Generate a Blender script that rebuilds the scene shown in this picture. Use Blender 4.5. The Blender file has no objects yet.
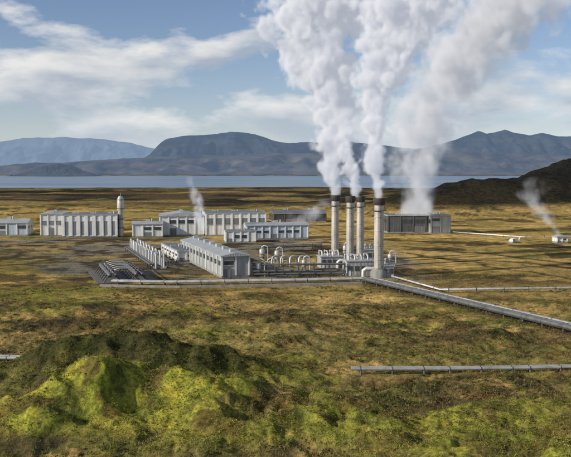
import bpy, math, random, time
import numpy as np
random.seed(4); rng=np.random.default_rng(7)
F=784.0; HC=38.0; PITCH=math.atan((228.5-172)/F)
def ray(px,py):
    u=(px-285.5)/F; v=-(py-228.5)/F
    return (u, math.cos(PITCH)+v*math.sin(PITCH), -math.sin(PITCH)+v*math.cos(PITCH))
def P(px,py,z=0.0):
    d=ray(px,py); t=(z-HC)/d[2]
    return (d[0]*t,d[1]*t,z)
def A(px,py,Y):
    d=ray(px,py); t=Y/d[1]
    return (d[0]*t,Y,HC+d[2]*t)

# ------------------------------------------------------------ materials
def newmat(name):
    m=bpy.data.materials.new(name); m.use_nodes=True
    nt=m.node_tree; nt.nodes.clear()
    return m,nt
def N(nt,t,**k):
    n=nt.nodes.new(t)
    for a,b in k.items(): setattr(n,a,b)
    return n
def rampn(nt,stops,interp='LINEAR'):
    r=N(nt,'ShaderNodeValToRGB'); cr=r.color_ramp; cr.interpolation=interp
    while len(cr.elements)>1: cr.elements.remove(cr.elements[-1])
    cr.elements[0].position=stops[0][0]; cr.elements[0].color=stops[0][1]
    for p,c in stops[1:]:
        e=cr.elements.new(p); e.color=c
    return r
def surf(name,col,rough=0.6,metal=0.0,var=0.25,scale=0.8,ribs=0.0,ribaxis='X',streak=True,bump=0.0):
    m,nt=newmat(name); L=nt.links.new
    out=N(nt,'ShaderNodeOutputMaterial'); b=N(nt,'ShaderNodeBsdfPrincipled')
    L(b.outputs[0],out.inputs[0])
    tc=N(nt,'ShaderNodeTexCoord'); mp=N(nt,'ShaderNodeMapping')
    mp.inputs['Scale'].default_value=(1,1,0.25 if streak else 1)
    L(tc.outputs['Object'],mp.inputs[0])
    no=N(nt,'ShaderNodeTexNoise'); no.inputs['Scale'].default_value=scale; no.inputs['Detail'].default_value=6; no.inputs['Roughness'].default_value=0.65
    L(mp.outputs[0],no.inputs['Vector'])
    c0=tuple(x*(1-var) for x in col)+(1,); c1=tuple(min(1,x*(1+var)) for x in col)+(1,)
    r=rampn(nt,[(0.3,c0),(0.7,c1)]); L(no.outputs[0],r.inputs[0]); L(r.outputs[0],b.inputs['Base Color'])
    b.inputs['Roughness'].default_value=rough; b.inputs['Metallic'].default_value=metal
    if ribs>0:
        w=N(nt,'ShaderNodeTexWave',wave_type='BANDS',bands_direction=ribaxis); w.inputs['Scale'].default_value=ribs
        L(tc.outputs['Object'],w.inputs['Vector'])
        bp=N(nt,'ShaderNodeBump'); bp.inputs['Strength'].default_value=0.5; bp.inputs['Distance'].default_value=0.1
        L(w.outputs['Fac'],bp.inputs['Height']); L(bp.outputs[0],b.inputs['Normal'])
    elif bump>0:
        bp=N(nt,'ShaderNodeBump'); bp.inputs['Strength'].default_value=0.6; bp.inputs['Distance'].default_value=bump
        L(no.outputs[0],bp.inputs['Height']); L(bp.outputs[0],b.inputs['Normal'])
    return m
M_clad=surf('light_cladding',(0.62,0.625,0.61),0.55,0.0,0.2,0.4,ribs=0.6)
M_panel=surf('grey_infill_panel',(0.16,0.17,0.18),0.5,0.0,0.3,0.35,ribs=0.6)
M_white=surf('white_trim',(0.70,0.70,0.68),0.5,0,0.16)
M_grey=surf('grey_cladding',(0.31,0.32,0.315),0.55,0,0.25,0.5,ribs=0.6)
M_dark=surf('dark_cladding',(0.085,0.085,0.085),0.6,0,0.3,0.5,ribs=0.6)
M_blue=surf('pale_blue_cladding',(0.40,0.47,0.53),0.5,0,0.18,0.5,ribs=0.6)
M_roof=surf('roof_metal',(0.36,0.375,0.385),0.5,0.15,0.2,0.3,ribs=0.5)
M_roofd=surf('roof_dark',(0.13,0.135,0.14),0.5,0.1,0.25,0.3,ribs=0.5)
M_glass=surf('dark_glass',(0.05,0.06,0.07),0.15,0,0.4,0.5)
M_conc=surf('concrete',(0.24,0.23,0.21),0.85,0,0.3,0.6,bump=0.05)
M_concd=surf('dark_concrete',(0.11,0.10,0.09),0.9,0,0.35,0.5,bump=0.05)  # darker tone than the plain concrete
M_steel=surf('pipe_aluminium',(0.44,0.445,0.44),0.48,0.35,0.3,0.5)
M_pipem=surf('pipe_matte_grey',(0.29,0.29,0.285),0.6,0.15,0.35,0.4)
M_pipeg=surf('pipe_dark_grey',(0.13,0.13,0.13),0.55,0.3,0.35,0.4)  # darker grey than the other pipe materials
M_stack=surf('stack_steel',(0.45,0.42,0.38),0.5,0.25,0.35,0.45)
M_cap=surf('stack_cap_dark',(0.06,0.05,0.045),0.7,0.2,0.3,0.8)
M_frame=surf('dark_steel_frame',(0.07,0.07,0.07),0.6,0.3,0.3,1)
M_rust=surf('brown_steel',(0.16,0.10,0.06),0.7,0.2,0.3,1)

# ------------------------------------------------------------ mesh helpers
class Part:
    def __init__(s,name,mat): s.name=name;s.mat=mat;s.v=[];s.f=[];s.sm=[]
    def addf(s,f,smooth=False): s.f.append(f); s.sm.append(smooth)
    def box(s,x0,x1,y0,y1,z0,z1):
        b=len(s.v)
        s.v+=[(x0,y0,z0),(x1,y0,z0),(x1,y1,z0),(x0,y1,z0),(x0,y0,z1),(x1,y0,z1),(x1,y1,z1),(x0,y1,z1)]
        for q in [(0,3,2,1),(4,5,6,7),(0,1,5,4),(1,2,6,5),(2,3,7,6),(3,0,4,7)]: s.addf(tuple(b+i for i in q))
    def prism(s,poly,y0,y1):
        b=len(s.v); n=len(poly)
        s.v+=[(x,y0,z) for x,z in poly]+[(x,y1,z) for x,z in poly]
        s.addf(tuple(b+i for i in range(n))); s.addf(tuple(b+n+i for i in reversed(range(n))))
        for i in range(n):
            j=(i+1)%n; s.addf((b+j,b+i,b+n+i,b+n+j))
    def ring(s,c,t,r,n):
        t=np.array(t,float); t/=np.linalg.norm(t)
        a=np.array([0,0,1.0]) if abs(t[2])<0.9 else np.array([1.0,0,0])
        u=np.cross(a,t); u/=np.linalg.norm(u); w=np.cross(t,u)
        b=len(s.v)
        for i in range(n):
            g=2*math.pi*i/n; q=np.array(c)+r*(math.cos(g)*u+math.sin(g)*w); s.v.append(tuple(q))
        return b
    def tube(s,pts,r,n=12,caps=True):
        pts=[np.array(p,float) for p in pts]; k=len(pts)
        rs=r if isinstance(r,(list,tuple)) else [r]*k
        prev=None
        for i in range(k):
            if i==0: t=pts[1]-pts[0]
            elif i==k-1: t=pts[-1]-pts[-2]
            else:
                t0=(pts[i]-pts[i-1]); t1=(pts[i+1]-pts[i]); t=t0/np.linalg.norm(t0)+t1/np.linalg.norm(t1)
            b=s.ring(pts[i],t,rs[i],n)
            if prev is not None:
                d=[sum(np.linalg.norm(np.array(s.v[prev+q])-np.array(s.v[b+(q+o)%n])) for q in range(0,n,3)) for o in range(n)]
                o=int(np.argmin(d))
                if o:
                    rg=[s.v[b+(q+o)%n] for q in range(n)]
                    for q in range(n): s.v[b+q]=rg[q]
                for q in range(n): s.addf((prev+q,prev+(q+1)%n,b+(q+1)%n,b+q),True)
            prev=b
        if caps:
            c0=s.ring(pts[0],pts[1]-pts[0],rs[0],n); s.addf(tuple(c0+i for i in reversed(range(n))))
            c1=s.ring(pts[-1],pts[-1]-pts[-2],rs[-1],n); s.addf(tuple(c1+i for i in range(n)))
    def make(s,parent=None):
        me=bpy.data.meshes.new(s.name); me.from_pydata(s.v,[],s.f); me.polygons.foreach_set('use_smooth',s.sm)
        me.materials.append(s.mat); me.update()
        o=bpy.data.objects.new(s.name,me); bpy.context.collection.objects.link(o)
        if parent: o.parent=parent
        return o
class Obj:
    def __init__(s,name,loc=(0,0,0),yaw=0):
        s.e=bpy.data.objects.new(name,None); bpy.context.collection.objects.link(s.e)
        s.e.location=loc; s.e.rotation_euler=(0,0,math.radians(yaw)); s.parts=[]; s.e.empty_display_size=1
    def part(s,name,mat): p=Part(name,mat); s.parts.append(p); return p
    def done(s):
        for p in s.parts:
            if p.f: p.make(s.e)
        return s.e

# ------------------------------------------------------------ noise
perm=rng.permutation(1024); gval=rng.random(1024)*2-1
def vn(x,y,seed=0):
    xi=np.floor(x).astype(np.int64); yi=np.floor(y).astype(np.int64); xf=x-xi; yf=y-yi
    u=xf*xf*xf*(xf*(xf*6-15)+10); v=yf*yf*yf*(yf*(yf*6-15)+10)
    def h(a,b): return gval[perm[(perm[(a+seed*37)%1024]+b)%1024]]
    return (h(xi,yi)*(1-u)+h(xi+1,yi)*u)*(1-v)+(h(xi,yi+1)*(1-u)+h(xi+1,yi+1)*u)*v
def fbm(x,y,o=4,seed=0,g=0.5):
    s=0;a=1;t=0
    c,sn=0.8,0.6
    for i in range(o):
        s=s+a*vn(x*2**i+17.3*i,y*2**i-9.1*i,seed+i); t+=a; a*=g
        x,y=c*x-sn*y,sn*x+c*y
    return s/t
def sst(a,b,x):
    t=np.clip((x-a)/(b-a),0,1); return t*t*(3-2*t)
def segdist(x,y,p,q):
    dx,dy=q[0]-p[0],q[1]-p[1]; t=np.clip(((x-p[0])*dx+(y-p[1])*dy)/(dx*dx+dy*dy),0,1)
    return np.hypot(x-p[0]-t*dx,y-p[1]-t*dy),t
def ridge(x,y,pts,w,pw=2.0):
    s=np.zeros_like(x)
    for a,b in zip(pts[:-1],pts[1:]):
        d,t=segdist(x,y,a,b); h=a[2]*(1-t)+b[2]*t
        s=np.maximum(s,h*np.exp(-(d/w)**pw))
    return s
R1=[A(px,py,144) for px,py in [(20,384),(50,362),(70,343),(110,332),(160,335),(200,344),(245,356),(290,371),(320,380)]]
R2=[A(px,py,Y) for px,py,Y in [(-60,420,118),(0,410,119),(40,392,118),(70,371,118),(105,357,119),(150,365,119),(200,376,117),(260,389,115),(320,404,112),(370,420,108),(420,440,104)]]
R3=[A(px,py,Y) for px,py,Y in [(400,440,104),(450,426,108),(500,416,112),(550,421,113),(640,425,110)]]
HILL=[A(px,py,Y) for px,py,Y in [(438,192,800),(480,183,840),(515,176,870),(545,171,900),(575,166,920),(640,156,960),(760,150,1000)]]
HILL2=[A(px,py,Y) for px,py,Y in [(410,189,1200),(470,186,1100),(540,184,1000),(700,180,1000)]]
def height(x,y):
    flat=sst(235,262,y)*(1-sst(560,700,y))
    big=fbm(x/45,y/45,3,1)*2.6; mid=fbm(x/12,y/12,3,5)*1.4; sm=fbm(x/3.0,y/3.0,3,9)*0.65
    near=1-sst(200,260,y)
    h=(big+mid)*(1-flat)*(0.35+0.65*near)+sm*near
    h=h+ flat*fbm(x/8,y/8,3,12)*0.12 -flat*0.12
    h=h+2.0*(1-sst(90,125,y))
    wx=x+fbm(x/10,y/10,3,21)*5; wy=y+fbm(x/10,y/10,3,31)*4
    r=ridge(wx,wy,R1,9.0,1.9); r2=ridge(wx,wy,R2,12.5,1.8); r3=ridge(wx,wy,R3,9)*0.75
    rr=np.maximum(np.maximum(r,r2),r3)
    k=np.clip(rr/4,0,1)
    h=h*(1-0.6*k)+rr
    qx=x+fbm(x/6,y/6,2,46)*3; qy=y+fbm(x/6,y/6,2,47)*3
    bil=1-np.abs(fbm(qx/10,qy/8,3,41))*3.2; bil2=1-np.abs(fbm(qx/3.4,qy/3.4,3,44))*3; bil3=1-np.abs(fbm(x/1.3,y/1.3,2,48))*2.6
    h=h+k*(bil*1.05-0.35)+k*bil2*0.32+(1-k)*near*bil2*0.28+near*bil3*0.11
    a=P(352,380); b=P(660,378); d,t=segdist(x,y,a,b); h=h-1.6*np.exp(-(d/2.2)**2)
    hw=x+fbm(x/70,y/70,4,61)*40
    h=h+ridge(hw,y,HILL,85)*(1+.15*fbm(x/25,y/25,4,63))+ridge(hw,y,HILL2,60)*0.8
    far=sst(600,900,y)*(1-sst(1700,1950,y)); h=h+far*(fbm(x/120,y/60,4,71)*4.5)
    sh=1990+fbm(x/300,y*0+3,3,81)*160
    h=h-14*sst(sh-60,sh+60,y)*(1-sst(9300,9900,y))
    pa=P(366,281.5); pb=P(571,331); dd=np.array(pb)-np.array(pa); e=np.array(pa)+dd*1.9
    d,t=segdist(x,y,pa,e); kk=np.exp(-(d/7)**2); h=h*(1-kk)+(-0.35)*kk
    for a,b in ((P(351,373),P(660,369)),(P(-60,361),P(42,364)),(P(440,292.5),P(640,290))):
        d,t=segdist(x,y,a,b); kk=np.exp(-(d/2.8)**2)*0.95; h=h*(1-kk)+(-0.25)*kk
    return h
# ------------------------------------------------------------ ground
ys=np.concatenate([np.linspace(-60,60,30,endpoint=False),np.geomspace(60,620,760,endpoint=False),np.geomspace(620,26000,240)])
us=np.linspace(-1,1,760)
Yg,Ug=np.meshgrid(ys,us,indexing='ij'); Xg=Ug*(np.maximum(Yg,0)*0.66+40)
Zg=height(Xg,Yg)
def lerp(c,n,m): return c*(1-m[...,None])+np.array(n)*m[...,None]
GOLD=(0.54,0.37,0.13); GOLD2=(0.37,0.26,0.095); OLIVE=(0.18,0.155,0.05); MOSS=(0.22,0.225,0.04); DARK=(0.05,0.042,0.026); RUST=(0.17,0.095,0.042); GRAV=(0.20,0.185,0.155); DGREEN=(0.09,0.10,0.03)
def groundcol(x,y,z):
    py=172+F*HC/np.maximum(y,1); px=285.5+F*x/np.maximum(y,1)
    n1=fbm(x/30,y/30,4,101); n2=fbm(x/9,y/9,4,111); n3=fbm(x/70,y/45,4,121); n4=fbm(x/4,y/4,3,131)
    c=np.zeros(x.shape+(3,))+np.array(OLIVE)
    c=lerp(c,DGREEN,sst(-0.05,0.25,n3+.3*n4)*0.7)
    c=lerp(c,RUST,sst(0.08,0.38,fbm(x/16,y/16,4,141))*0.6*(1-sst(190,260,y)))
    c=lerp(c,GOLD2,sst(0.0,0.25,fbm(x/16,y/11,4,145)+.3*n4)*0.75*(1-sst(230,260,y)))
    c=lerp(c,MOSS,sst(0.08,0.34,fbm(x/22,y/18,4,151)+0.25*n4)*0.65*(y<260))
    c=lerp(c,DARK,sst(0.03,0.26,n1+0.7*n2)*0.85)
    g=sst(-0.2,0.12,n3+0.6*n2)
    zone=sst(293,281,py+n2*10)*sst(200,206,py)
    c=lerp(c,GOLD,zone*(0.5+0.5*g)); c=lerp(c,GOLD2,zone*sst(0,0.25,n2)*0.7)
    right=0.45+0.55*sst(230,330,px)
    c=lerp(c,OLIVE,zone*sst(0.06,0.28,fbm(x/36,y/22,4,161))*0.8*(1.25-right*.5))
    c=lerp(c,DARK,zone*sst(0.13,0.28,fbm(x/26,y/20,5,165)+.25*n4)*0.8)
    c=lerp(c,DGREEN,zone*(1-right)*sst(-.05,.25,n1)*0.8)
    z2=np.exp(-((px-340)/130)**2)*np.exp(-((py-296)/11)**2); c=lerp(c,GOLD,np.clip(z2*1.4*(0.5+n2*1.5),0,1)*0.85)
    z3=sst(304,292,py)*sst(400,440,px)*sst(280,290,py); c=lerp(c,GOLD2,z3*0.7)
    st=sst(0.04,0.22,fbm(x/28,y/9,4,171))*sst(350,330,py)*sst(288,296,py); c=lerp(c,GOLD2,st*0.75)
    st=sst(0.13,0.24,fbm(x/34,y/10,4,175)+.15*n4)*sst(365,345,py)*sst(290,300,py); c=lerp(c,DARK,st*0.6)
    st=sst(335,322,px)*sst(362,356,py)*sst(322,332,py); c=lerp(c,(0.30,0.235,0.085),st*0.6*sst(-.3,.1,n2))
    fz=sst(208,202,py+n1*3); c2=np.zeros_like(c)+np.array((0.10,0.078,0.045)); c2=lerp(c2,(0.032,0.031,0.025),sst(-0.15,0.12,fbm(x/150,y/90,5,181))); c2=lerp(c2,(0.30,0.22,0.09),sst(0.10,0.28,fbm(x/160,y/60,5,191))*0.8)
    c=c*(1-fz[...,None])+c2*fz[...,None]
    lava=sst(395,440,px+n1*30)*sst(186,188,py)*sst(211,205,py+n1*4); c=lerp(c,(0.03,0.028,0.022),lava*0.88)
    dn=n2*9
    yard=sst(-170,-155,x+dn)*(1-sst(45,60,x+dn))*sst(268,276,y+dn*0.5)*(1-sst(430,470,y+dn))
    yard=yard*sst(0.0,18,(y-262)-(-x-75)*1.6)
    c=lerp(c,GRAV,yard*(0.25+0.6*sst(-0.1,0.2,n1)))
    c=lerp(c,DARK,yard*sst(0.0,0.22,n2)*0.8)
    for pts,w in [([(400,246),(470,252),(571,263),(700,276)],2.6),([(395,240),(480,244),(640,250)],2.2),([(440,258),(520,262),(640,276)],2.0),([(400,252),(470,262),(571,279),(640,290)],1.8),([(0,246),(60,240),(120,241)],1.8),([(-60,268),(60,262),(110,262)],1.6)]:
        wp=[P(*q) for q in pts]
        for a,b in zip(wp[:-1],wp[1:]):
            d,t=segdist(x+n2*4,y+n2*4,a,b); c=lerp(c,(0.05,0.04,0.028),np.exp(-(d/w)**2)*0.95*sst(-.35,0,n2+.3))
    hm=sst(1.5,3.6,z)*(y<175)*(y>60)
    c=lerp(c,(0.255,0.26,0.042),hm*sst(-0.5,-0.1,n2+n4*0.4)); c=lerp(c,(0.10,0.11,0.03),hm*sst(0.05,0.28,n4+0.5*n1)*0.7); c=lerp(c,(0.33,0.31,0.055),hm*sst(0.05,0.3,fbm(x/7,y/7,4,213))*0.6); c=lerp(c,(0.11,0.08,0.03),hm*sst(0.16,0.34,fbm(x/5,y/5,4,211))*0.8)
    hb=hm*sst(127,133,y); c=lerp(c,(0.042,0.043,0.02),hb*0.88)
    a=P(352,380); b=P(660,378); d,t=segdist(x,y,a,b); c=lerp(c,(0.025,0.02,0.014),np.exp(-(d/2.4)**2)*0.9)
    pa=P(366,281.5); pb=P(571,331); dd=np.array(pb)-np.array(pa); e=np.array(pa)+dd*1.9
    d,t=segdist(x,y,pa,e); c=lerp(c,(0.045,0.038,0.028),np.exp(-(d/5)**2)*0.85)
    hl=sst(3,9,z)*(y>600)*(y<1500); c=lerp(c,(0.018,0.019,0.017),hl*0.95)
    return c
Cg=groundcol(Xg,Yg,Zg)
def gridmesh(name,X,Y,Z,mat,C=None,smooth=True):
    r,c=X.shape; me=bpy.data.meshes.new(name)
    co=np.stack([X,Y,Z],-1).reshape(-1,3).astype(np.float32)
    idx=np.arange(r*c).reshape(r,c); q=np.stack([idx[:-1,:-1],idx[:-1,1:],idx[1:,1:],idx[1:,:-1]],-1).reshape(-1)
    nf=(r-1)*(c-1)
    me.vertices.add(r*c); me.vertices.foreach_set('co',co.ravel())
    me.loops.add(nf*4); me.loops.foreach_set('vertex_index',q.astype(np.int32))
    me.polygons.add(nf); me.polygons.foreach_set('loop_start',np.arange(0,nf*4,4,dtype=np.int32)); me.polygons.foreach_set('loop_total',np.full(nf,4,np.int32))
    me.polygons.foreach_set('use_smooth',np.full(nf,smooth))
    me.update(calc_edges=True); me.validate()
    if C is not None:
        at=me.color_attributes.new('Col','FLOAT_COLOR','POINT')
        cc=np.concatenate([C.reshape(-1,3),np.ones((r*c,1))],1).astype(np.float32); at.data.foreach_set('color',cc.ravel())
    me.materials.append(mat)
    o=bpy.data.objects.new(name,me); bpy.context.collection.objects.link(o); return o
def colmat(name,var=0.55,sc=1.6,bump=0.4):
    m,nt=newmat(name); L=nt.links.new
    out=N(nt,'ShaderNodeOutputMaterial'); b=N(nt,'ShaderNodeBsdfDiffuse'); L(b.outputs[0],out.inputs[0])
    at=N(nt,'ShaderNodeAttribute',attribute_name='Col'); tc=N(nt,'ShaderNodeTexCoord')
    n1=N(nt,'ShaderNodeTexNoise'); n1.inputs['Scale'].default_value=sc; n1.inputs['Detail'].default_value=5; n1.inputs['Roughness'].default_value=0.75
    L(tc.outputs['Object'],n1.inputs['Vector'])
    n2=N(nt,'ShaderNodeTexNoise'); n2.inputs['Scale'].default_value=sc*0.13; n2.inputs['Detail'].default_value=6; n2.inputs['Roughness'].default_value=0.72
    L(tc.outputs['Object'],n2.inputs['Vector'])
    r1=rampn(nt,[(0.34,(1-var,1-var,1-var,1)),(0.5,(1,1,1,1)),(0.66,(1+var,1+var,1+var,1))]); L(n1.outputs[0],r1.inputs[0])
    r2=rampn(nt,[(0.38,(0.46,0.50,0.50,1)),(0.5,(1,1,1,1)),(0.62,(1.4,1.22,1.08,1))]); L(n2.outputs[0],r2.inputs[0])
    m1=N(nt,'ShaderNodeMix',data_type='RGBA',blend_type='MULTIPLY'); m1.inputs[0].default_value=1
    L(at.outputs['Color'],m1.inputs[6]); L(r1.outputs[0],m1.inputs[7])
    m2=N(nt,'ShaderNodeMix',data_type='RGBA',blend_type='MULTIPLY'); m2.inputs[0].default_value=1
    L(m1.outputs[2],m2.inputs[6]); L(r2.outputs[0],m2.inputs[7])
    L(m2.outputs[2],b.inputs[0])
    bp=N(nt,'ShaderNodeBump'); bp.inputs['Strength'].default_value=0.95; bp.inputs['Distance'].default_value=bump
    L(n1.outputs[0],bp.inputs['Height']); L(bp.outputs[0],b.inputs['Normal'])
    return m
M_ground=colmat('heath_ground')
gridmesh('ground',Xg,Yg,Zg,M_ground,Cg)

# ------------------------------------------------------------ lake
m,nt=newmat('lake_water'); L=nt.links.new
out=N(nt,'ShaderNodeOutputMaterial'); b=N(nt,'ShaderNodeBsdfPrincipled'); L(b.outputs[0],out.inputs[0])
b.inputs['Roughness'].default_value=0.3; b.inputs['Specular IOR Level'].default_value=0.35
tc=N(nt,'ShaderNodeTexCoord'); no=N(nt,'ShaderNodeTexNoise'); no.inputs['Scale'].default_value=0.05; no.inputs['Detail'].default_value=6; L(tc.outputs['Object'],no.inputs['Vector'])
mp=N(nt,'ShaderNodeMapping'); mp.inputs['Scale'].default_value=(0.4,2,1); L(tc.outputs['Object'],mp.inputs[0])
nn=N(nt,'ShaderNodeTexNoise'); nn.inputs['Scale'].default_value=0.002; nn.inputs['Detail'].default_value=5; L(mp.outputs[0],nn.inputs['Vector'])
rr_=rampn(nt,[(.4,(.09,.14,.20,1)),(.6,(.20,.26,.33,1))]); L(nn.outputs[0],rr_.inputs[0]); L(rr_.outputs[0],b.inputs['Base Color'])
bp=N(nt,'ShaderNodeBump'); bp.inputs['Strength'].default_value=0.5; bp.inputs['Distance'].default_value=3; L(no.outputs[0],bp.inputs['Height']); L(bp.outputs[0],b.inputs['Normal'])
M_water=m
wx,wy=np.meshgrid(np.linspace(-9000,9000,40),np.linspace(1750,10200,40))
gridmesh('lake_water',wx,wy,wx*0-5.0,M_water)

# ------------------------------------------------------------ mountains
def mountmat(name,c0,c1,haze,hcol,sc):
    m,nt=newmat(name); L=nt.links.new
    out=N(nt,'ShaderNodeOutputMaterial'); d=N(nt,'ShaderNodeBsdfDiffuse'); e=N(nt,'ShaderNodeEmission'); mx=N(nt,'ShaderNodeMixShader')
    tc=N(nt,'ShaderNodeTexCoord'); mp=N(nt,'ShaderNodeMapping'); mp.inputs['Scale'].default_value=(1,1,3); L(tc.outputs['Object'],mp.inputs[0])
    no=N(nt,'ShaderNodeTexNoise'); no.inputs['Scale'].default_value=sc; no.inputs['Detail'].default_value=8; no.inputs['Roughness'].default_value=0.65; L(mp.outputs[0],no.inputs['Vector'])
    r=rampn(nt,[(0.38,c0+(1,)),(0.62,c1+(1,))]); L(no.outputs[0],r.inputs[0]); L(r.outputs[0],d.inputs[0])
    e.inputs[0].default_value=hcol+(1,); e.inputs[1].default_value=1; mx.inputs[0].default_value=haze  # aerial haze painted in: bluish base colours mixed with an even blue emission
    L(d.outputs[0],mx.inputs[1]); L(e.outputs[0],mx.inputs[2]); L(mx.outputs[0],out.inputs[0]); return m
def mountain(name,prof,Y,depth,mat,nz,seed,base=-5,power=0.7,gul=0.42):
    pxs=np.array([p[0] for p in prof],float); pys=np.array([p[1] for p in prof],float)
    nx,ny=460,80
    px=np.linspace(pxs[0],pxs[-1],nx); X1=(px-285.5)/F*Y; crest=HC+(172-np.interp(px,pxs,pys))/F*Y
    crest=crest+fbm(X1/(nz*1.5),X1*0+1,5,seed,0.6)*nz*0.10
    v=np.linspace(-1,1,ny); X,V=np.meshgrid(X1,v); C=np.meshgrid(crest,v)[0]
    sh=np.clip(1-np.abs(V),0,1)**power
    rid=1-np.abs(fbm(X/nz+.15*fbm(X/nz,V*3,3,seed+9),V*depth/nz/2.2,5,seed+3,.6))*2.6
    edge=sst(0,0.08,(X-X1[0])/(X1[-1]-X1[0]))*sst(0,0.08,(X1[-1]-X)/(X1[-1]-X1[0]))
    Z=base+(np.maximum(C-base,0))*sh*(1-gul*np.clip(1-rid,0,2)*(1-sh**3))*edge
    gridmesh(name,X,Y+V*depth,Z,mat)
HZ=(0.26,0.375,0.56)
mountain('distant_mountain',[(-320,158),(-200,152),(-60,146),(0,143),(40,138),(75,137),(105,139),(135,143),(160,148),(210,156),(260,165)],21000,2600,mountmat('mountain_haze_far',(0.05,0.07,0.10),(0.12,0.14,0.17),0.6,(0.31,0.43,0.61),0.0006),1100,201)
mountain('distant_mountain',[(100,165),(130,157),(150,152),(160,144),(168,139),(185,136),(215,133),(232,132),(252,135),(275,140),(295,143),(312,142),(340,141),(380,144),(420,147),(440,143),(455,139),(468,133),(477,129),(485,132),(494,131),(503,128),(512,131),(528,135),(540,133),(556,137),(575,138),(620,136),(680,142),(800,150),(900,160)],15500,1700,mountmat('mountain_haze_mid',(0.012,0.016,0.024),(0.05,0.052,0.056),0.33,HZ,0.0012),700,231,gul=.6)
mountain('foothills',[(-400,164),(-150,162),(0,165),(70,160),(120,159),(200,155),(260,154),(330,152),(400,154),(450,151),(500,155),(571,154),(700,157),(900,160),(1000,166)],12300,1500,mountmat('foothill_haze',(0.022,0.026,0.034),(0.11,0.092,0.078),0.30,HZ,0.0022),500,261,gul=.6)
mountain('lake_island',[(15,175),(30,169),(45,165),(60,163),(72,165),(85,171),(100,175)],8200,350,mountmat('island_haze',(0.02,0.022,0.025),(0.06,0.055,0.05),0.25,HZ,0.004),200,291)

# ------------------------------------------------------------ heath shrubs and grass
def scatter(name,n,ymin,ymax,m,size,hgt,cols,mat,pw=1.0,flatq=False,clump=True,leaf=0.055,mound=False):
    y=ymin+(ymax-ymin)*rng.random(n)**pw; x=(rng.random(n)*2-1)*(y*0.44+6)
    z=height(x,y)
    dens=fbm(x/8,y/8,4,301)
    k=(dens>0.02+0.3*(rng.random(n)-0.5)) if clump else np.ones(n,bool)
    if mound: k=(z>2.0)&(fbm(x/3,y/3,3,321)>-0.12)
    else:
        k&=~((z>2.0)&(rng.random(n)<0.88)&clump)
        k&=~((z>2.5)&(rng.random(n)<0.5))
    x,y,z=x[k],y[k],z[k]; n=len(x)
    sz=size*(0.4+rng.random(n)**2*1.4)
    hue=fbm(x/14,y/14,3,311); ci=np.clip(((hue+0.45)/0.9*len(cols)+rng.normal(size=n)*0.9).astype(int),0,len(cols)-1); base=np.array(cols)[ci]
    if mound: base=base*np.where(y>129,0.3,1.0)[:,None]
    th=rng.random((n,m))*6.283; rr=np.sqrt(rng.random((n,m))); ph=rng.random((n,m))
    px=x[:,None]+np.cos(th)*rr*sz[:,None]; py_=y[:,None]+np.sin(th)*rr*sz[:,None]
    pz=z[:,None]+hgt*sz[:,None]*(1-rr**2*0.8)*ph
    c=np.stack([px,py_,pz],-1).reshape(-1,3); K=len(c)
    ls=(leaf*(0.6+rng.random(K)) if not flatq else np.repeat(sz,m)*0.06*(0.6+rng.random(K)))
    if flatq:
        a=rng.normal(size=(K,3))*0.5; a[:,2]=1.0; a/=np.linalg.norm(a,axis=1)[:,None]
        s=np.cross(a,rng.normal(size=(K,3))); s/=np.linalg.norm(s,axis=1)[:,None]
        H=np.repeat(sz,m)[:,None]*hgt
        tri=np.stack([c-s*ls[:,None],c+s*ls[:,None],c+a*H],1); nv=3
    else:
        a=rng.normal(size=(K,3)); a/=np.linalg.norm(a,axis=1)[:,None]; s=np.cross(a,rng.normal(size=(K,3))); s/=np.linalg.norm(s,axis=1)[:,None]
        l=ls[:,None]*1.2; tri=np.stack([c-a*l-s*l*.6,c+a*l*.3-s*l,c+a*l+s*l*.5,c-a*l*.4+s*l],1); nv=4
    me=bpy.data.meshes.new(name); me.vertices.add(K*nv); me.vertices.foreach_set('co',tri.astype(np.float32).ravel())
    me.loops.add(K*nv); me.loops.foreach_set('vertex_index',np.arange(K*nv,dtype=np.int32)); me.polygons.add(K)
    me.polygons.foreach_set('loop_start',np.arange(0,K*nv,nv,dtype=np.int32)); me.polygons.foreach_set('loop_total',np.full(K,nv,np.int32)); me.update(calc_edges=True)
    cc=np.repeat(np.repeat(base,m,0)*(0.6+0.8*rng.random((K,1))),nv,0); cc=np.concatenate([cc,np.ones((len(cc),1))],1).astype(np.float32)
    at=me.color_attributes.new('Col','FLOAT_COLOR','POINT'); at.data.foreach_set('color',cc.ravel())
    me.materials.append(mat); o=bpy.data.objects.new(name,me); bpy.context.collection.objects.link(o)
m,nt=newmat('heath_leaves'); out=N(nt,'ShaderNodeOutputMaterial'); b=N(nt,'ShaderNodeBsdfDiffuse'); at=N(nt,'ShaderNodeAttribute',attribute_name='Col'); nt.links.new(at.outputs[0],b.inputs[0]); nt.links.new(b.outputs[0],out.inputs[0]); M_leaf=m
scatter('heath_shrubs',13000,88,260,42,0.6,0.6,[(0.06,0.065,0.024),(0.09,0.09,0.03),(0.12,0.115,0.036),(0.13,0.11,0.035),(0.13,0.08,0.035),(0.15,0.085,0.04)],M_leaf,1.3)
scatter('grass_tufts',60000,88,300,7,0.24,1.2,[(0.18,0.18,0.05),(0.22,0.18,0.065),(0.30,0.22,0.09),(0.17,0.11,0.05)],M_leaf,1.3,flatq=True,clump=False)
scatter('moss_tufts',50000,88,152,9,0.24,0.35,[(0.15,0.16,0.035),(0.23,0.235,0.042),(0.30,0.29,0.05),(0.22,0.20,0.05),(0.14,0.11,0.04)],M_leaf,1.0,clump=False,leaf=0.04,mound=True)

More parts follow.
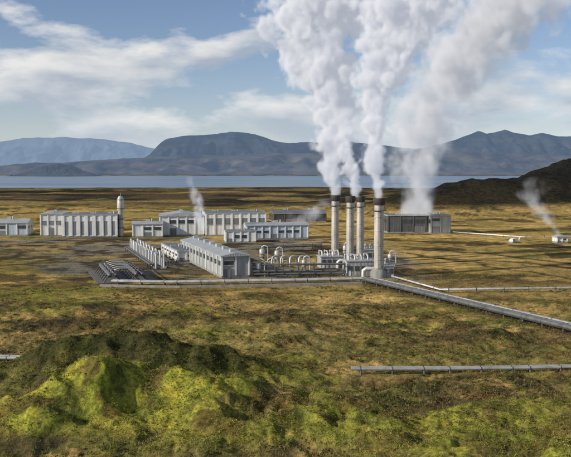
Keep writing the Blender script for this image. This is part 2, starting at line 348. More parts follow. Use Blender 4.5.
# ------------------------------------------------------------ industrial halls
def hall(name,loc,w,d,h,yaw,wall,roof='gable',roofmat=None,bays=8,trim=None,win=(0.55,0.85),doors=(2,),vents=3,axis='x',rise=0.12,glass=None,low=False,side=True,pw=0.3,skip=()):
    o=Obj(name,loc,yaw); trim=trim or M_white; roofmat=roofmat or M_roof; glass=glass or M_glass
    W=o.part('walls',wall); W.box(0,w,0,d,-1,h)
    pl=o.part('plinth',M_conc); pl.box(-.15,w+.15,-.15,d+.15,-1,0.7)
    R=o.part('roof',roofmat); ov=0.6
    if roof=='gable':
        if axis=='x':
            rh=w*rise; R.prism([(-ov,h+.02),(w+ov,h+.02),(w+ov,h+.35),(w/2,h+rh+.35),(-ov,h+.35)],-ov,d+ov)
        else:
            rh=d*rise*0.8; b=len(R.v)
            R.v+=[(-ov,-ov,h+.02),(w+ov,-ov,h+.02),(w+ov,d+ov,h+.02),(-ov,d+ov,h+.02),(-ov,-ov,h+.35),(w+ov,-ov,h+.35),(w+ov,d+ov,h+.35),(-ov,d+ov,h+.35),(-ov,d/2,h+rh+.35),(w+ov,d/2,h+rh+.35)]
            for q in [(0,3,2,1),(0,1,5,4),(2,3,7,6),(4,5,9,8),(6,7,8,9),(1,2,6,9,5),(3,0,4,8,7)]: R.addf(tuple(b+i for i in q))
    else:
        rh=0; R.box(-.3,w+.3,-.3,d+.3,h+.02,h+.6)
        rp=o.part('roof_deck',M_roofd); rp.box(.2,w-.2,.2,d-.2,h+.605,h+.66)
    T=o.part('pilasters',trim); G=o.part('windows',glass); Fm=o.part('window_frames',trim); D=o.part('doors',M_panel)
    bw=w/bays
    for i in range(bays+1):
        x=i*bw; T.box(max(-.1,x-pw),min(w+.1,x+pw),-.4,-.003,0.75,h)
    for i in range(bays):
        x0=i*bw+pw+.45; x1=(i+1)*bw-pw-.45
        if i in doors: D.box(x0,x1,-.18,-.004,0,h*0.4)
        if i in skip: continue
        z0=h*win[0]; z1=h*win[1]
        G.box(x0,x1,-.12,-.005,z0,z1); Fm.box(x0-.1,x1+.1,-.2,-.006,z1,z1+.15)
        if win[1]-win[0]<.5: Fm.box(x0-.1,x1+.1,-.2,-.006,z0-.15,z0)
        if i not in doors and low and i%2==0: G.box(x0+.3,x1-.3,-.12,-.005,1.2,2.4)
    nb=max(2,int(d/6)); bd=d/nb
    for sd in (0,1):
        for i in range(nb+1):
            y=i*bd
            if sd: T.box(w+.003,w+.4,max(-.39,y-.25),min(d+.1,y+.25),.75,h-.01)
            else: T.box(-.4,-.003,max(-.39,y-.25),min(d+.1,y+.25),.75,h-.01)
        if side:
            for i in range(nb):
                y0=i*bd+.9;y1=(i+1)*bd-.9
                if sd: G.box(w+.005,w+.12,y0,y1,h*.55,h*.78)
                else: G.box(-.12,-.005,y0,y1,h*.55,h*.78)
    V=o.part('roof_vents',M_steel)
    for i in range(vents):
        if axis=='x' and roof=='gable':
            y=d*(i+.5)/vents; V.box(w/2-.9,w/2+.9,y-1.2,y+1.2,h+rh,h+rh+1.3)
        else:
            x=w*(i+.5)/vents; yy=d/2; V.box(x-1.2,x+1.2,yy-.9,yy+.9,h+rh,h+rh+1.3); V.tube([(x+2.4,yy-1,h),(x+2.4,yy-1,h+rh+1.8)],.35,8)
    gt=o.part('gutter',M_grey); gt.box(-.55,w+.55,-ov-.16 if roof=='gable' else -.46,-ov-.005 if roof=='gable' else -.305,h+.05,h+.3)
    return o.done()
def gl(px,py):
    p=P(px,py); return (p[0],p[1],0)
hall('turbine_hall',gl(63,237.5),31,26,12.6,8,M_clad,'flat',bays=7,win=(0.10,0.74),doors=(),vents=3,glass=M_panel,pw=1.0)
hall('turbine_hall',gl(41,236.5),12.4,24,13.0,8,M_clad,'gable',bays=3,win=(0.5,0.72),doors=(1,),vents=2,rise=0.06,glass=M_panel)
hall('storage_building',gl(-14,236),24,14,7.4,6,M_blue,'gable',bays=4,axis='y',vents=1,doors=(1,),rise=0.2,skip=(0,2))
hall('condenser_hall',gl(160,236),26,30,11.5,9,M_clad,'gable',bays=5,win=(0.62,0.82),doors=(1,),vents=2,axis='x',rise=0.08,skip=(0,4))
hall('condenser_hall',gl(206,236),36,34,13.2,9,M_clad,'flat',bays=7,win=(0.50,0.80),doors=(),vents=3,glass=M_panel,pw=.5)
hall('condenser_hall',gl(133,237.5),17,14,7.5,9,M_clad,'gable',bays=3,win=(0.55,0.8),doors=(1,),vents=1,axis='y',skip=(0,))
hall('office_building',gl(247,239.5),35,14,7.6,9,M_blue,'gable',bays=8,win=(0.45,0.66),doors=(3,),vents=1,axis='y',rise=0.12,skip=(3,7))
hall('office_building',gl(226,243),16,10,6.0,9,M_clad,'flat',bays=4,win=(0.4,0.7),doors=(0,),vents=1,skip=(0,3))
hall('workshop_building',gl(274,222.5),40,24,6.4,9,M_dark,'gable',roofmat=M_roofd,bays=5,win=(0.5,0.8),doors=(1,),vents=2,axis='y',trim=M_rust)
hall('cooling_house',gl(388,233),32,20,10.5,4,M_dark,'flat',roofmat=M_grey,bays=4,win=(0.6,0.8),doors=(2,),vents=2,trim=M_dark,skip=(0,3))
hall('cooling_house',gl(431,233.5),12,26,11.0,4,M_grey,'flat',roofmat=M_grey,bays=2,win=(0.7,0.85),doors=(0,),vents=1,trim=M_grey,skip=(1,))
hall('heat_exchanger_building',gl(222,278),10.2,72,7.6,19,M_grey,'gable',bays=2,win=(0.6,0.8),doors=(0,),vents=7,rise=0.1,trim=M_clad,skip=(1,))
hall('pump_house',gl(178,262),7.0,38,4.2,19,M_clad,'flat',bays=2,win=(0.5,0.7),doors=(0,),vents=2,skip=(0,))
hall('wellhead_house',gl(557,243),6,4.5,3.0,10,M_clad,'gable',bays=2,win=(0.5,0.75),doors=(0,),vents=0,rise=0.15,axis='x',skip=(0,),side=False)

def tower(px,py,top,r):
    p=gl(px,py); H=A(px,top,p[1])[2]
    o=Obj('water_tower',p); s=o.part('shaft',M_stack); s.tube([(0,0,-1),(0,0,H*.62),(0,0,H*.66),(0,0,H*.92),(0,0,H)],[r*.75,r*.75,r,r,r*.5],18)
    b=o.part('ring_bands',M_frame)
    for k in (.2,.42,.68,.9): b.tube([(0,0,H*k),(0,0,H*k+.35)],r*1.08,18)
    l=o.part('ladder',M_steel); l.box(-.3,-.22,-r-.5,-r-.42,0,H); l.box(.22,.3,-r-.5,-r-.42,0,H)
    for k in range(int(H/.6)): l.box(-.22,.22,-r-.49,-r-.43,k*.6,k*.6+.06)
    t=o.part('antenna',M_steel); t.tube([(0,0,H),(0,0,H+2.0)],.12,6); o.done()
tower(121,236,196,2.0)

# ------------------------------------------------------------ exhaust stacks
def stack(px,pyb,pyt,dia):
    p=gl(px,pyb); H=A(px,pyt,p[1])[2]; r=dia/2
    o=Obj('exhaust_stack',p)
    s=o.part('shaft',M_stack); s.tube([(0,0,-.5),(0,0,H-2.2)],r,24)
    b=o.part('base_skirt',M_conc); b.tube([(0,0,-1),(0,0,2.0),(0,0,3.4)],[r*1.75,r*1.75,r*1.05],24)
    c=o.part('cap',M_cap); c.tube([(0,0,H-2.6),(0,0,H-2.2),(0,0,H)],[r*1.02,r*1.3,r*1.3],24,caps=False); c.tube([(0,0,H-.5),(0,0,H-.45)],r*1.28,24)
    f=o.part('flanges',M_steel)
    for k in (.22,.4,.58,.76): f.tube([(0,0,H*k),(0,0,H*k+.28)],r*1.08,24)
    l=o.part('ladder',M_frame); l.box(-.35,-.25,-r-.45,-r-.35,2,H-1); l.box(.25,.35,-r-.45,-r-.35,2,H-1)
    for k in range(3,int(H/.8)): l.box(-.25,.25,-r-.44,-r-.36,k*.8,k*.8+.08)
    q=o.part('platform',M_frame); q.tube([(0,0,H*.84),(0,0,H*.84+.15)],r*1.5,24)
    for k in range(12):
        g=k*math.pi/6; q.tube([(r*1.45*math.cos(g),r*1.45*math.sin(g),H*.84),(r*1.45*math.cos(g),r*1.45*math.sin(g),H*.84+1.1)],.05,5)
    u=o.part('inlet_duct',M_steel); u.tube([(-r*.5,0,3),(-r*2.6,0.5,3),(-r*3.2,.6,2.2),(-r*3.2,.6,-.5)],r*.45,14)
    o.done(); return p,H
S=[stack(335,262,195,3.1),stack(350,268,196,3.0),stack(360,263,196,3.0),stack(378.5,277,198,3.4)]

def silencer(loc,w,d,h,yaw):
    o=Obj('silencer_house',loc,yaw)
    o.part('walls',M_grey).box(0,w,0,d,-1,h); o.part('roof',M_roof).box(-.3,w+.3,-.3,d+.3,h+.01,h+.4)
    g=o.part('louvres',M_frame)
    n=max(2,int(w/2.2)); bw=w/n
    for i in range(n):
        for k in range(6): g.box(i*bw+.35,(i+1)*bw-.35,-.14,-.004,h*.35+k*.32,h*.35+k*.32+.18)
    dr=o.part('door',M_white); dr.box(.5,1.5,-.1,-.004,0,2.1)
    v=o.part('roof_pipes',M_steel)
    for i in range(n): v.tube([(i*bw+bw/2,d*.4,h),(i*bw+bw/2,d*.4,h+1.6),(i*bw+bw/2,d*.4+1.5,h+2.2),(i*bw+bw/2,d+1.2,h+2.2),(i*bw+bw/2,d+1.2,-.5)],.32,10)
    o.done()
silencer(gl(321,268),9,6,4.2,12); silencer(gl(347,276),10,6,5.2,12); silencer(gl(382,277.5),4.5,5,4,12); silencer(gl(362,261),9,5,4.5,12)

# ------------------------------------------------------------ pipes
def pipeline(name,pts,r,zc,off=(0,),sup=9.0,supmat=None,pdepth=1.5,mat=None):
    o=Obj(name); pp=o.part('pipe',mat or M_steel); ss=o.part('supports',supmat or M_concd); jj=o.part('joint_bands',M_frame)
    pts=[np.array((p[0],p[1],0.0)) for p in pts]
    for of in off:
        line=[]
        for i,p in enumerate(pts):
            t=(pts[min(i+1,len(pts)-1)]-pts[max(i-1,0)]); t/=np.linalg.norm(t); n=np.array((t[1],-t[0],0)); q=p+n*of; line.append((q[0],q[1],zc))
        pp.tube(line,r,14)
        for a,b in zip(line[:-1],line[1:]):
            a=np.array(a);b=np.array(b);Ln=np.linalg.norm(b-a);t=(b-a)/Ln;k=int(Ln/sup)
            for j in range(k+1):
                c=a+t*(j+.3)*sup
                if (j+.3)*sup>Ln: break
                ss.tube([(c[0],c[1],-pdepth),(c[0],c[1],zc-r*.9)],max(.18,r*.35),8)
                jj.tube([tuple(c-t*.1),tuple(c+t*.1)],r*1.05,14)
    o.done()
def PW(l): return [P(*q) for q in l]
pa=P(366,281.5); pb=P(571,331); dr=np.array(pb)-np.array(pa)
pc=tuple(np.array(pa)+dr*1.9)
pipeline('steam_pipeline',[pa,pc],0.55,1.1,off=(-0.2,1.3),sup=7,mat=M_pipeg)
pipeline('steam_pipeline',[pa,pc],0.42,1.2,off=(-1.9,),sup=7,mat=M_pipem)
o=Obj('pipeline_walkway'); dk=o.part('deck',M_concd); rl=o.part('rail',M_frame)
n=np.array((dr[1],-dr[0],0));n/=np.linalg.norm(n)
q=[np.array(pa)-n*2.6,np.array(pa)-n*3.5,np.array(pc)-n*3.5,np.array(pc)-n*2.6]
dk.v+=[(a[0],a[1],.5) for a in q]+[(a[0],a[1],-1.2) for a in q]
for f in [(0,3,2,1),(4,5,6,7),(0,1,5,4),(1,2,6,5),(2,3,7,6),(3,0,4,7)]: dk.addf(f)
for k in range(40):
    c=np.array(pa)+(np.array(pc)-np.array(pa))*k/40+n*2.2; rl.box(c[0]-.05,c[0]+.05,c[1]-.05,c[1]+.05,-.8,.7)
rl.tube([tuple(np.array(pa)+n*2.2+np.array((0,0,.72))),tuple(np.array(pc)+n*2.2+np.array((0,0,.72)))],.08,6)
o.done()
pipeline('steam_pipeline',PW([(112,284),(170,285),(300,283),(366,281.5)]),0.42,1.1,off=(-.7,.7),sup=8)
pipeline('steam_pipeline',PW([(392,279),(440,292.5),(520,291.5),(640,290)]),0.33,1.0,off=(0,),sup=9)
pipeline('steam_pipeline',PW([(351,373),(440,373),(520,372),(660,369)]),0.28,.9,off=(-.5,.5),sup=6,pdepth=3,mat=M_pipem)
pipeline('steam_pipeline',PW([(-60,361),(0,363),(42,364)]),0.34,1.2,off=(-.6,.7),sup=6,pdepth=3,mat=M_pipem)
pipeline('steam_pipeline',PW([(448,233),(520,238),(571,237),(700,238)]),0.28,.9,sup=12)
pipeline('steam_pipeline',PW([(0,242),(60,243),(130,244),(160,250)]),0.28,.9,sup=12,mat=M_pipeg)

o=Obj('pipe_expansion_loops'); lp=o.part('loops',M_steel); ft=o.part('footings',M_conc)
a0=np.array(P(164,268)); ax=np.array((-math.sin(math.radians(19)),math.cos(math.radians(19)),0)); sx=np.array((ax[1],-ax[0],0))
for i in range(9):
    c=a0+ax*i*8.5
    for s in (0,1):
        c2=c+sx*(-3.2*s-0.0)
        h=5.8
        pts=[c2+np.array((0,0,-.5)),c2+np.array((0,0,h-1)),c2+ax*.4+np.array((0,0,h-.3)),c2+ax*1.1+np.array((0,0,h)),c2+ax*2.6+np.array((0,0,h)),c2+ax*3.3+np.array((0,0,h-.3)),c2+ax*3.7+np.array((0,0,h-1)),c2+ax*3.7+np.array((0,0,-.5))]
        lp.tube(pts,.38,10)
    ft.box(c[0]-4,c[0]+1,c[1]-.6,c[1]+4.4,-.6,.35)
o.done()
pipeline('steam_pipeline',[a0+sx*1.8,a0+sx*1.8+ax*85],0.4,2.2,off=(0,1.3),sup=6,supmat=M_frame,mat=M_pipeg)
pipeline('steam_pipeline',[a0-sx*5.4,a0-sx*5.4+ax*75],0.4,1.6,off=(0,1.3),sup=6,supmat=M_frame,mat=M_pipeg)

o=Obj('separator_rack',gl(118,283),19); fr=o.part('frames',M_frame); dm=o.part('drums',M_pipeg); sl=o.part('slab',M_concd); br=o.part('branch_pipes',M_steel)
sl.box(-7,13,-1,34,-1,.25)
for i in range(7):
    y=i*5.0
    for x0 in (-5,4):
        fr.tube([(x0,y,0),(x0+3.2,y,4.6)],.2,6); fr.tube([(x0+6.4,y,0),(x0+3.2,y,4.6)],.2,6); fr.box(x0+.8,x0+5.6,y-.12,y+.12,2.0,2.25)
for x0 in (-5,4):
    dm.tube([(x0+2.3,-.6,2.9),(x0+2.3,0,2.9),(x0+2.3,30,2.9),(x0+2.3,30.6,2.9)],[.3,.75,.75,.3],14); dm.tube([(x0+4.3,-.6,2.9),(x0+4.3,0,2.9),(x0+4.3,30,2.9),(x0+4.3,30.6,2.9)],[.2,.55,.55,.2],14)
    fr.tube([(x0+3.2,0,4.6),(x0+3.2,30,4.6)],.16,6)
for i in range(6): br.tube([(-1.6,2+i*5,2.9),(-1.6,2+i*5,4.2),(.8,2+i*5,4.8),(5,2+i*5,4.8),(6.3,2+i*5,3.4)],.22,8)
o.done()
def vessel(px,py,h,r):
    p=gl(px,py); o=Obj('steam_separator',p); v=o.part('vessel',M_steel)
    v.tube([(0,0,.9),(0,0,1.4),(0,0,h-.6),(0,0,h-.15),(0,0,h)],[r*.4,r,r,r*.7,r*.2],18)
    l=o.part('legs',M_frame)
    for k in range(4):
        g=k*math.pi/2+.7; l.tube([(r*.8*math.cos(g),r*.8*math.sin(g),-.5),(r*.8*math.cos(g),r*.8*math.sin(g),1.6)],.14,6)
    n=o.part('nozzle',M_steel); n.tube([(0,0,h-.2),(0,0,h+.8),(1,0,h+1.3),(r+1.2,0,h+.9),(r+1.4,0,-.5)],.28,10)
    b=o.part('bands',M_frame); b.tube([(0,0,h*.5),(0,0,h*.5+.2)],r*1.03,18); o.done()
for q in [(258,276,5,1.1),(268,274,4.6,1.1),(277,262,5,1.1),(262,260,5,1.2),(304,270,4.2,.9),(390,263,4,1),(345,256,5,1)]: vessel(*q)
o=Obj('pipe_bridge'); pb_=o.part('pipes',M_pipeg); fb=o.part('frames',M_frame); ps=o.part('loops',M_steel)
a=np.array(P(252,277)); bb=np.array(P(345,276))
for k,z in enumerate((1.0,1.9,4.2)):
    pb_.tube([a+np.array((0,k*1.2,z)),bb+np.array((0,k*1.2,z))],.36,10)
for i in range(7):
    c=a+(bb-a)*i/6; fb.box(c[0]-.15,c[0]+.15,c[1]-.6,c[1]-.4,-.5,4.8); fb.box(c[0]-.15,c[0]+.15,c[1]+3,c[1]+3.2,-.5,4.8); fb.box(c[0]-.14,c[0]+.14,c[1]-.39,c[1]+2.99,3.5,3.75)
for i in range(4):
    c=np.array(P(272+i*9,266)); pts=[c+np.array(v) for v in [(0,0,-.5),(0,0,3),(.4,.3,3.7),(1.4,1,4),(2.4,1.7,3.7),(2.8,2,3),(2.8,2,-.5)]]; ps.tube(pts,.4,10)
o.done()
o=Obj('pipe_bridge'); pb_=o.part('pipes',M_pipeg); fb=o.part('frames',M_frame)
a=np.array(P(264,252)); bb=np.array(P(322,250))
for k in range(3): pb_.tube([a+np.array((0,k*1.2,2.2+k*.2)),bb+np.array((0,k*1.2,2.2+k*.2))],.4,10)
for i in range(7):
    c=a+(bb-a)*i/6; fb.box(c[0]-.15,c[0]+.15,c[1]-.7,c[1]-.5,-.5,3.2); fb.box(c[0]-.15,c[0]+.15,c[1]+3,c[1]+3.2,-.5,3.2)
o.done()
o=Obj('yard_retaining_wall'); w=o.part('wall',M_conc)
wl=PW([(100,286.5),(180,288),(300,285.5),(362,284)])
for a,b in zip(wl[:-1],wl[1:]):
    b0=len(w.v); a=np.array(a);b=np.array(b); t=(b-a)/np.linalg.norm(b-a); n=np.array((-t[1],t[0],0))*.3
    for c in (a-n,b-n,b+n,a+n): w.v.append((c[0],c[1],-1))
    for c in (a-n,b-n,b+n,a+n): w.v.append((c[0],c[1],.7))
    for f in [(0,3,2,1),(4,5,6,7),(0,1,5,4),(1,2,6,5),(2,3,7,6),(3,0,4,7)]: w.addf(tuple(b0+i for i in f))
o.done()
def dome(px,py,r):
    p=gl(px,py); o=Obj('wellhead_dome',p); s=o.part('shell',M_clad); n=12; lv=5
    for i in range(lv):
        a=i/lv*math.pi/2
        for k in range(n):
            g=2*math.pi*(k+.5*(i%2))/n; s.v.append((r*math.cos(a)*math.cos(g),r*math.cos(a)*math.sin(g),.6+r*.8*math.sin(a)))
    s.v.append((0,0,.6+r*.8))
    for i in range(lv-1):
        for k in range(n):
            a=i*n+k;b=i*n+(k+1)%n;c=(i+1)*n+k;d=(i+1)*n+(k+1)%n
            if i%2==0: s.addf((a,b,c)); s.addf((b,d,c))
            else: s.addf((a,b,d)); s.addf((a,d,c))
    for k in range(n): s.addf(((lv-1)*n+k,(lv-1)*n+(k+1)%n,lv*n))
    o.part('base_ring',M_conc).tube([(0,0,-1),(0,0,.62)],r*1.04,24)
    o.part('door',M_dark).box(-.6,.6,-r*1.06,-r*.75,0,2.1)
    t=o.part('vent_pipe',M_steel); t.tube([(r+1,0,-.5),(r+1,0,2.2),(r+1.6,0,2.8),(r+3,0,2.8)],.3,10); o.done()
dome(513,242.5,2.3)

# ------------------------------------------------------------ steam (density grids built by geometry nodes)
def plume(name,stops,Y,dens=0.5,sharp=4.0,feat=9.0,amp=0.95,emis=0.26,voxel=0.6,ecol=(0.80,0.86,1.0),fade=0.12,srate=3.0):
    pts=[]
    for k,(px,py,r) in enumerate(stops):
        p=A(px,py,Y); pts.append((p[0],p[1],p[2],r*Y/F))
    pts=np.array(pts); z0,z1=pts[0,2],pts[-1,2]
    xmin,xmax=pts[:,0].min()-1,pts[:,0].max()+1; rmax=pts[:,3].max()
    ng=bpy.data.node_groups.new(name+'_grid','GeometryNodeTree'); L=ng.links.new
    ng.interface.new_socket('Geometry',in_out='OUTPUT',socket_type='NodeSocketGeometry')
    def MA(op,a,b=None,c=None,clamp=False):
        q=ng.nodes.new('ShaderNodeMath'); q.operation=op; q.use_clamp=clamp
        for i,v in enumerate((a,b,c)):
            if v is None: continue
            if isinstance(v,(int,float)): q.inputs[i].default_value=v
            else: L(v,q.inputs[i])
        return q.outputs[0]
    po=ng.nodes.new('GeometryNodeInputPosition'); sp=ng.nodes.new('ShaderNodeSeparateXYZ'); L(po.outputs[0],sp.inputs[0])
    x,y,z=sp.outputs
    t=MA('DIVIDE',MA('SUBTRACT',z,float(z0)),float(z1-z0))
    st=[((p[2]-z0)/(z1-z0),((p[0]-xmin)/(xmax-xmin),0,p[3]/rmax,1)) for p in pts]
    cr_=rampn(ng,st); L(t,cr_.inputs[0]); sc=ng.nodes.new('FunctionNodeSeparateColor'); L(cr_.outputs[0],sc.inputs[0])
    cxn=MA('MULTIPLY_ADD',sc.outputs[0],float(xmax-xmin),float(xmin)); rn=MA('MULTIPLY',sc.outputs[2],float(rmax))
    dx=MA('SUBTRACT',x,cxn); dy=MA('SUBTRACT',y,float(Y))
    d=MA('DIVIDE',MA('SQRT',MA('ADD',MA('MULTIPLY',dx,dx),MA('MULTIPLY',dy,dy))),rn)
    nz=ng.nodes.new('ShaderNodeTexNoise'); nz.inputs['Scale'].default_value=1.3/feat; nz.inputs['Detail'].default_value=3; L(po.outputs[0],nz.inputs['Vector'])
    # stretch the billows along the rise and warp them
    sq=ng.nodes.new('ShaderNodeVectorMath'); sq.operation='MULTIPLY'; L(po.outputs[0],sq.inputs[0]); sq.inputs[1].default_value=(1,1,.78)
    vm=ng.nodes.new('ShaderNodeVectorMath'); vm.operation='MULTIPLY_ADD'; L(nz.outputs['Color'],vm.inputs[0]); vm.inputs[1].default_value=(feat*.95,)*3; L(sq.outputs[0],vm.inputs[2])
    vo=ng.nodes.new('ShaderNodeTexVoronoi'); vo.inputs['Scale'].default_value=1/feat; vo.inputs['Detail'].default_value=2.4; vo.inputs['Roughness'].default_value=0.5; vo.inputs['Lacunarity'].default_value=2.4
    L(vm.outputs[0],vo.inputs['Vector'])
    s1=MA('SUBTRACT',1.0,d); s2=MA('MULTIPLY',MA('SUBTRACT',0.45,vo.outputs['Distance']),amp); s3=MA('MULTIPLY',MA('SUBTRACT',nz.outputs[0],0.5),1.2)
    ss=MA('ADD',MA('ADD',s1,s2),s3)
    dn=MA('MULTIPLY',ss,sharp,clamp=True)
    topf=MA('DIVIDE',MA('SUBTRACT',1.0,t),fade,clamp=True)
    dd=MA('MULTIPLY',dn,topf)
    vc=ng.nodes.new('GeometryNodeVolumeCube'); L(dd,vc.inputs['Density']); vc.inputs['Background'].default_value=0
    x0=(pts[:,0]-pts[:,3]*1.45).min(); x1=(pts[:,0]+pts[:,3]*1.45).max()
    mn=(x0,Y-rmax*1.4,z0); mx=(x1,Y+rmax*1.4,z1)
    vc.inputs['Min'].default_value=mn; vc.inputs['Max'].default_value=mx
    for i,a in enumerate('XYZ'): vc.inputs['Resolution '+a].default_value=max(8,int((mx[i]-mn[i])/voxel))
    m,nt=newmat(name+'_vapour'); K=nt.links.new
    out=N(nt,'ShaderNodeOutputMaterial'); at=N(nt,'ShaderNodeAttribute',attribute_name='density')
    def M2(a,v):
        q=N(nt,'ShaderNodeMath',operation='MULTIPLY'); K(a,q.inputs[0]); q.inputs[1].default_value=v; return q.outputs[0]
    vs=N(nt,'ShaderNodeVolumeScatter'); vs.inputs[0].default_value=(0.99,0.99,0.99,1); K(M2(at.outputs['Fac'],dens),vs.inputs['Density']); vs.inputs['Anisotropy'].default_value=-0.15
    em=N(nt,'ShaderNodeEmission'); em.inputs[0].default_value=ecol+(1,); K(M2(at.outputs['Fac'],dens*emis),em.inputs[1])  # even glow added in place of light scattered many times inside the steam
    ad=N(nt,'ShaderNodeAddShader'); K(vs.outputs[0],ad.inputs[0]); K(em.outputs[0],ad.inputs[1]); K(ad.outputs[0],out.inputs['Volume'])
    try: m.cycles.volume_step_rate=srate
    except Exception as e: print('step',e)
    sm=ng.nodes.new('GeometryNodeSetMaterial'); sm.inputs['Material'].default_value=m; L(vc.outputs[0],sm.inputs['Geometry'])
    go=ng.nodes.new('NodeGroupOutput'); L(sm.outputs[0],go.inputs[0])
    me=bpy.data.meshes.new(name); me.materials.append(m); o=bpy.data.objects.new(name,me); bpy.context.collection.objects.link(o)
    md=o.modifiers.new('grid','NODES'); md.node_group=ng
    return o
plume('steam_plume',[(335,196,4),(334,186,11),(331,165,19),(334,140,25),(337,115,32),(331,90,42),(320,65,53),(318,40,64),(325,15,76),(338,-12,90),(350,-22,94)],S[0][0][1],dens=.5,voxel=.75,feat=10)
plume('steam_plume',[(355,196,8),(353,180,11),(349,155,14),(346,130,17),(343,105,18)],S[1][0][1]+3,dens=.45,feat=6,fade=.3,voxel=.6)
plume('steam_plume',[(378.5,198.5,4),(377,187,11),(375,165,17),(376,140,21),(377,115,26),(377,95,31),(381,75,37),(391,50,47),(403,25,59),(415,0,70),(425,-20,78)],S[3][0][1],dens=.55,feat=8.5,voxel=.62)
plume('steam_plume',[(417,213,26),(416,190,31),(419,165,36),(425,135,42),(434,105,48),(449,80,58),(467,55,70),(487,30,84),(508,5,98),(527,-22,108)],475,dens=.12,sharp=2.2,feat=14,amp=.8,emis=.19,ecol=(.80,.86,1.0),voxel=1.4,srate=2.5)
plume('steam_plume',[(203,230,5),(200,215,10),(197,200,9),(191,183,7),(186,172,6)],432,dens=.25,sharp=2,feat=6,fade=.5,voxel=.8)
plume('steam_plume',[(562,238,5),(552,226,11),(540,212,15),(532,196,19),(534,176,18)],448,dens=.10,sharp=1.6,feat=7,fade=.6,voxel=.9)
plume('steam_plume',[(300,224,16),(308,214,22),(322,204,22),(335,196,16)],485,dens=.07,sharp=1.5,feat=9,fade=.5,voxel=1.2)

# ------------------------------------------------------------ world + sun
SE=math.radians(24); az=(-0.90,-0.44)
w=bpy.data.worlds.new('World'); bpy.context.scene.world=w; w.use_nodes=True; nt=w.node_tree; nt.nodes.clear(); L=nt.links.new
def WM(op,a,b=None,c=None,clamp=False):
    q=N(nt,'ShaderNodeMath',operation=op); q.use_clamp=clamp
    for i,v in enumerate((a,b,c)):
        if v is None: continue
        if isinstance(v,(int,float)): q.inputs[i].default_value=v
        else: L(v,q.inputs[i])
    return q.outputs[0]
out=N(nt,'ShaderNodeOutputWorld'); sky=N(nt,'ShaderNodeTexSky',sky_type='NISHITA'); sky.sun_disc=False; sky.sun_elevation=SE; sky.sun_rotation=math.atan2(az[0],az[1])
sky.air_density=1.0; sky.dust_density=0.2; sky.ozone_density=3.0
tint=N(nt,'ShaderNodeMix',data_type='RGBA',blend_type='MULTIPLY'); tint.inputs[0].default_value=1; L(sky.outputs[0],tint.inputs[6]); tint.inputs[7].default_value=(1.0,0.93,1.0,1)
bg=N(nt,'ShaderNodeBackground'); bg.inputs[1].default_value=0.10; L(tint.outputs[2],bg.inputs[0])
tc=N(nt,'ShaderNodeTexCoord'); mp=N(nt,'ShaderNodeMapping'); mp.inputs['Scale'].default_value=(1,1,2.6); mp.inputs['Location'].default_value=(0.35,0,0.1); L(tc.outputs['Generated'],mp.inputs[0])
sp=N(nt,'ShaderNodeSeparateXYZ'); L(tc.outputs['Generated'],sp.inputs[0])
n1=N(nt,'ShaderNodeTexNoise'); n1.inputs['Scale'].default_value=6.0; n1.inputs['Detail'].default_value=8; n1.inputs['Roughness'].default_value=0.57; n1.inputs['Distortion'].default_value=0.15; L(mp.outputs[0],n1.inputs['Vector'])
def gauss(cx,cz,wx,wz,a):
    u=WM('DIVIDE',WM('SUBTRACT',sp.outputs[0],cx),wx); v=WM('DIVIDE',WM('SUBTRACT',sp.outputs[2],cz),wz)
    return WM('MULTIPLY',WM('EXPONENT',WM('MULTIPLY',WM('ADD',WM('MULTIPLY',u,u),WM('MULTIPLY',v,v)),-1.0)),a)
val=WM('ADD',n1.outputs[0],gauss(-0.24,0.12,0.18,0.036,0.15)); val=WM('ADD',val,gauss(0.32,0.09,0.12,0.025,0.07)); val=WM('ADD',val,gauss(-0.10,0.195,0.12,0.022,-0.07)); val=WM('ADD',val,gauss(-0.33,0.19,0.09,0.02,0.09)); val=WM('ADD',val,gauss(0.33,0.17,0.1,0.03,-0.05)); val=WM('ADD',val,gauss(0.0,0.06,0.6,0.02,0.04))
r1=rampn(nt,[(0.47,(0,0,0,1)),(0.55,(.6,.6,.6,1)),(0.62,(.97,.97,.97,1))]); L(val,r1.inputs[0])
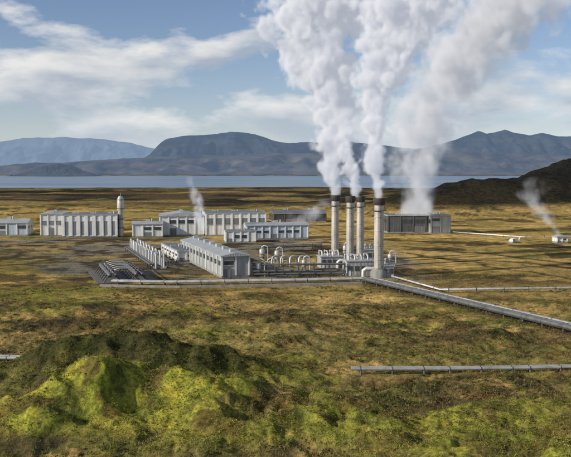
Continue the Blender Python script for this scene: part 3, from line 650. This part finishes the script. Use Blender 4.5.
mp2=N(nt,'ShaderNodeMapping'); mp2.inputs['Scale'].default_value=(1,1,2.6); mp2.inputs['Location'].default_value=(0.35,0,0.15); L(tc.outputs['Generated'],mp2.inputs[0])
n2=N(nt,'ShaderNodeTexNoise'); n2.inputs['Scale'].default_value=6; n2.inputs['Detail'].default_value=5; n2.inputs['Distortion'].default_value=0.15; L(mp2.outputs[0],n2.inputs['Vector'])
r2=rampn(nt,[(0.42,(.90,.89,.87,1)),(0.60,(.42,.48,.57,1))]); L(n2.outputs[0],r2.inputs[0])
bc=N(nt,'ShaderNodeBackground'); bc.inputs[1].default_value=0.92; L(r2.outputs[0],bc.inputs[0])
mx=N(nt,'ShaderNodeMixShader'); L(r1.outputs[0],mx.inputs[0]); L(bg.outputs[0],mx.inputs[1]); L(bc.outputs[0],mx.inputs[2])
hz=N(nt,'ShaderNodeBackground'); hz.inputs[0].default_value=(.66,.75,.84,1); hz.inputs[1].default_value=.95
hf=WM('MULTIPLY',WM('EXPONENT',WM('MULTIPLY',WM('ABSOLUTE',sp.outputs[2]),-17.0)),0.75)
mh=N(nt,'ShaderNodeMixShader'); L(hf,mh.inputs[0]); L(mx.outputs[0],mh.inputs[1]); L(hz.outputs[0],mh.inputs[2]); L(mh.outputs[0],out.inputs[0])
sl=bpy.data.lights.new('sun','SUN'); sl.energy=5.0; sl.angle=math.radians(.5); sl.color=(1,.93,.81)
so=bpy.data.objects.new('sun',sl); bpy.context.collection.objects.link(so)
from mathutils import Vector
nrm=math.hypot(*az); dirv=Vector((az[0]/nrm*math.cos(SE),az[1]/nrm*math.cos(SE),math.sin(SE))); so.rotation_euler=dirv.to_track_quat('Z','Y').to_euler()
cam=bpy.data.cameras.new('camera'); co=bpy.data.objects.new('camera',cam); bpy.context.collection.objects.link(co)
co.location=(0,0,HC); co.rotation_euler=(math.pi/2-PITCH,0,0); cam.sensor_width=36; cam.lens=F/571*36; cam.clip_end=60000; cam.clip_start=.5
bpy.context.scene.camera=co
bpy.context.scene.view_settings.view_transform='Standard'; bpy.context.scene.view_settings.look='None'; bpy.context.scene.view_settings.exposure=0
